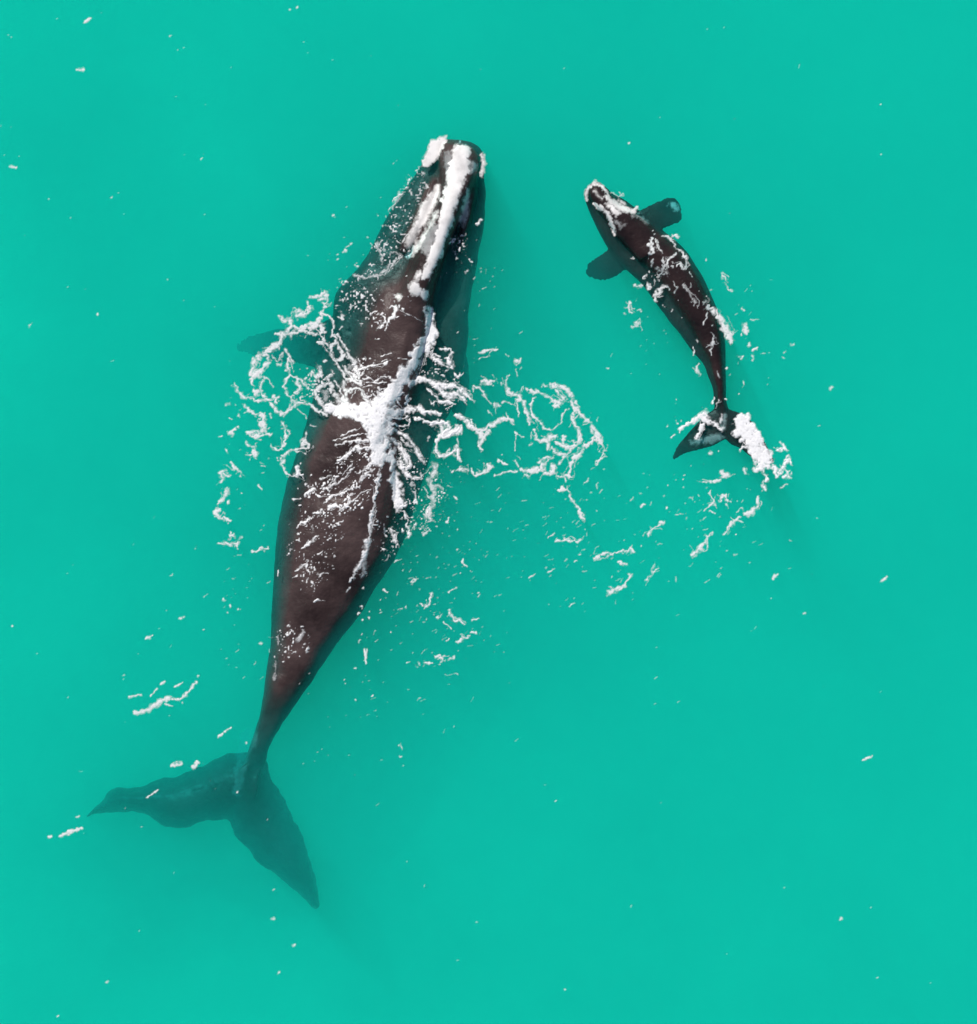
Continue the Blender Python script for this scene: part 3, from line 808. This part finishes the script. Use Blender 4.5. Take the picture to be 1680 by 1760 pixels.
f.add(880, 800, 3.36, """
@.85 210,420,4 245,390,4; 260,440,7 310,430,7 350,440,5 390,430,8; 395,510,6 ; 380,550,3 360,553,3; 475,540,5 540,510,6 580,515,8 640,495,8 690,490,8 710,500,5;
620,560,8 660,575,8; 685,630,6 660,680,8 640,710,8 590,720,12 550,745,8; 340,810,5 365,795,4; @.85 210,615,4 245,600,4; @.85 100,650,3 130,630,4; @.85 840,590,6 810,630,3 775,665,4; @.8 745,460,5; 745,240,5 765,225,4;
@.5 600,780,3 600,800,3; 420,370,3; @.6 410,200,3; @.6 700,730,4; @.6 580,640,4; @.6 620,435,3; @.6 710,398,4""")
foam("foam", "broken trail of white foam curving behind the calf's flukes", flat, f, .012, lift=.004)


# single foam streaks lying apart on the water
def streak(label, ox, oy, sc, text):
    q = Field()
    q.add(ox, oy, sc, text, warp=.6)
    o = q.build("foam_streak", foam_mat, flat, .010, .004, .5)
    tag(o, label, "foam streak", "single foam streaks on the open water")


streak("longest white foam streak, branched, left of the large whale's tail stock", 0, 880, 3,
       "700,1035,8 760,1020,10 820,980,12 870,960,8 930,962,4 960,940,6 1015,875,5; @.8 850,990,4 890,1000,3; 940,980,4; @.8 670,955,4 730,940,4; @.8 780,945,4 810,910,4; @.8 830,890,4 855,875,4; @.8 905,905,4 945,880,4")
streak("white foam streak beyond the tip of the large whale's left fluke", 0, 880, 3, "250,1675,5 265,1673,4; 310,1672,6 360,1650,8 425,1632,5; @.9 395,1572,4 410,1567,4")
streak("outer of the two white foam scraps over the front edge of the left fluke", 0, 880, 3, "885,1310,5 910,1300,8 935,1295,6")
streak("inner of the two white foam scraps over the front edge of the left fluke", 0, 880, 3, "1000,1315,9 1020,1290,6")
streak("thin white streak lying across the middle of the submerged left fluke", 0, 880, 3, "755,1475,4 815,1435,4")
streak("small foam scrap midway between the branched streak and the fluke", 0, 880, 3, "1130,1155,5 1150,1145,5; @.8 1160,1135,4 1195,1108,2")
streak("slanted white foam oval above the branched streak", 0, 880, 3, "752,662,4 768,650,7 784,637,4")
streak("bright white foam oval near the upper left corner", 0, 0, 3, "438,115,7 462,97,9")
streak("flat white foam oval below the one in the upper left corner", 0, 0, 3, "398,360,6 432,358,7")
streak("white foam oval at the left edge level with the large whale's snout", 0, 0, 3, "60,858,6 85,862,5")
streak("right-hand foam oval of the two on the open water below the calf", 1120, 900, 3, "1188,292,7 1212,276,7")
streak("left-hand foam oval of the two on the open water below the calf", 1120, 900, 3, "626,280,7 645,262,7")
streak("thin two-part streak on the empty water at the lower right", 1120, 900, 3, "1088,1222,4 1100,1216,4; 1105,1213,5 1135,1200,4")

# small bits of froth, and glints painted as froth, scattered over the sea
f = Field()
for ox, oy, sc, pts in (
        (0, 0, 3, "525,64,3 297,94,2 60,190,4 45,180,2 880,187,6 918,256,4 950,248,2 1495,47,6 1530,38,5 1570,215,4 1587,272,3 1194,347,2 910,500,2 1060,540,4 98,808,3 1040,818,5 1050,796,2 953,796,2 250,1028,5 612,996,5 577,1017,6 640,1104,3 365,1124,4 1054,1104,3 864,1444,4 947,1546,4 1110,1580,4 350,1478,4 438,1488,2 505,1622,5 160,1678,8 5,648,4 57,655,3 127,1216,1 20,800,3"),
        (1120, 0, 3, "286,150,4 373,142,3 1180,540,5 1183,798,5 40,605,3 402,1100,3 428,612,2"),
        (560, 0, 3, "35,310,4 235,287,3 378,545,2 1565,737,5 350,840,6 365,828,4 108,1068,4 40,1110,7 45,1122,4 100,1290,9 115,1270,7 130,1255,7 60,1310,6 62,1338,5 90,1300,5 20,1308,4 285,1022,4 800,360,2 870,1480,4 850,1450,3 910,1392,3"),
        (1120, 900, 3, "788,463,5 615,386,5 888,838,3 1182,865,3 50,1438,2 15,932,4 828,265,3 25,637,2"),
        (0, 880, 3, "65,590,5 375,275,3 347,316,3 885,324,6 932,550,6 945,545,5 860,506,4 822,600,3 638,843,6 640,862,4 1055,608,5 1142,708,3 1170,755,4 1178,787,3 353,957,3 875,1050,4 645,1082,3 1050,1297,4 1025,845,5 1640,1240,4 1565,1296,3 1660,1222,3 730,1622,5 645,1527,3 433,1655,3 1110,1425,3 1085,1385,3 1383,1585,4 1270,1192,5 1595,832,4 1545,885,3 195,730,2 715,730,2 1008,190,4 1362,70,5"),
        (0, 0, 1, "820,1585,1.6 1445,1580,2.5 470,1580,3 1428,668,3 505,1625,3 480,1672,3 185,1687,2.5 970,1700,1.8 1508,1680,1.8 955,1377,2 1045,632,2 1362,593,3 1350,606,2.5 1085,1557,1.5 100,1745,1.8 690,1300,2 686,1280,2 692,1315,1.5 470,1530,2 410,1362,1.8 1498,1560,1.4 1600,1690,1.3 240,1600,1.3 300,1500,1.3 1250,1640,1.3 1350,1525,1.6 700,1480,1.2")):
    for p in pts.split():
        x, y, r_ = map(float, p.split(","))
        q = .7 if r_ / sc > 1.6 else .35
        f.dot(ox + x / sc, oy + y / sc, max(r_ / sc * .95, 1.0), q)
rr = random.Random(11)
for cx, cy_, sx, sy, n in ((1040, 940, 80, 60, 46), (780, 1060, 60, 70, 34), (1240, 880, 60, 50, 22), (680, 1180, 60, 60, 16), (860, 900, 70, 60, 30), (420, 900, 30, 120, 16),
                           (1280, 560, 30, 70, 14), (840, 520, 25, 60, 8), (840, 880, 480, 520, 46)):      # short slanting wisps left along the wind
    for _ in range(n):
        x, y, l, an = rr.gauss(cx, sx), rr.gauss(cy_, sy), rr.uniform(2, 9), rr.gauss(.6, .35)
        f.seg((x, y, rr.uniform(.7, 1.3)), (x + l * math.cos(an), y - l * math.sin(an), .8), rr.uniform(.15, .5), .8)
for cx, cy_, sx, sy, n in ((760, 960, 70, 90, 120), (790, 1080, 60, 60, 50), (400, 1000, 25, 60, 34), (720, 860, 40, 60, 60), (1100, 560, 22, 45, 26),
                           (1290, 560, 22, 45, 22), (1180, 860, 60, 70, 60), (850, 880, 110, 60, 60), (1010, 900, 50, 70, 30), (830, 480, 25, 60, 20),
                           (590, 440, 25, 25, 16), (420, 720, 30, 80, 30), (1000, 990, 90, 40, 30), (640, 1200, 40, 70, 22), (560, 1260, 30, 40, 14), (800, 600, 40, 60, 22)):
    for _ in range(int(n * .62)):
        f.dot(rr.gauss(cx, sx), rr.gauss(cy_, sy), rr.choice((.8, .9, 1.0, 1.1, 1.3, 1.7)), rr.uniform(.12, .42))
foam("foam_flecks_and_glints", "tiny white and pale turquoise foam flecks and painted glints scattered over the whole sea", lambda x, y: max(0.0, za(x, y), zc(x, y)), f, .008, lift=.003, lace=.35)

# the empties stand at the middle of each animal; their parts keep their places
for o, at in ((adult, W(600, 800, -1.0)), (calf, W(1160, 520, -.5))):
    o.location = at
    for ch in o.children:
        ch.location = -at
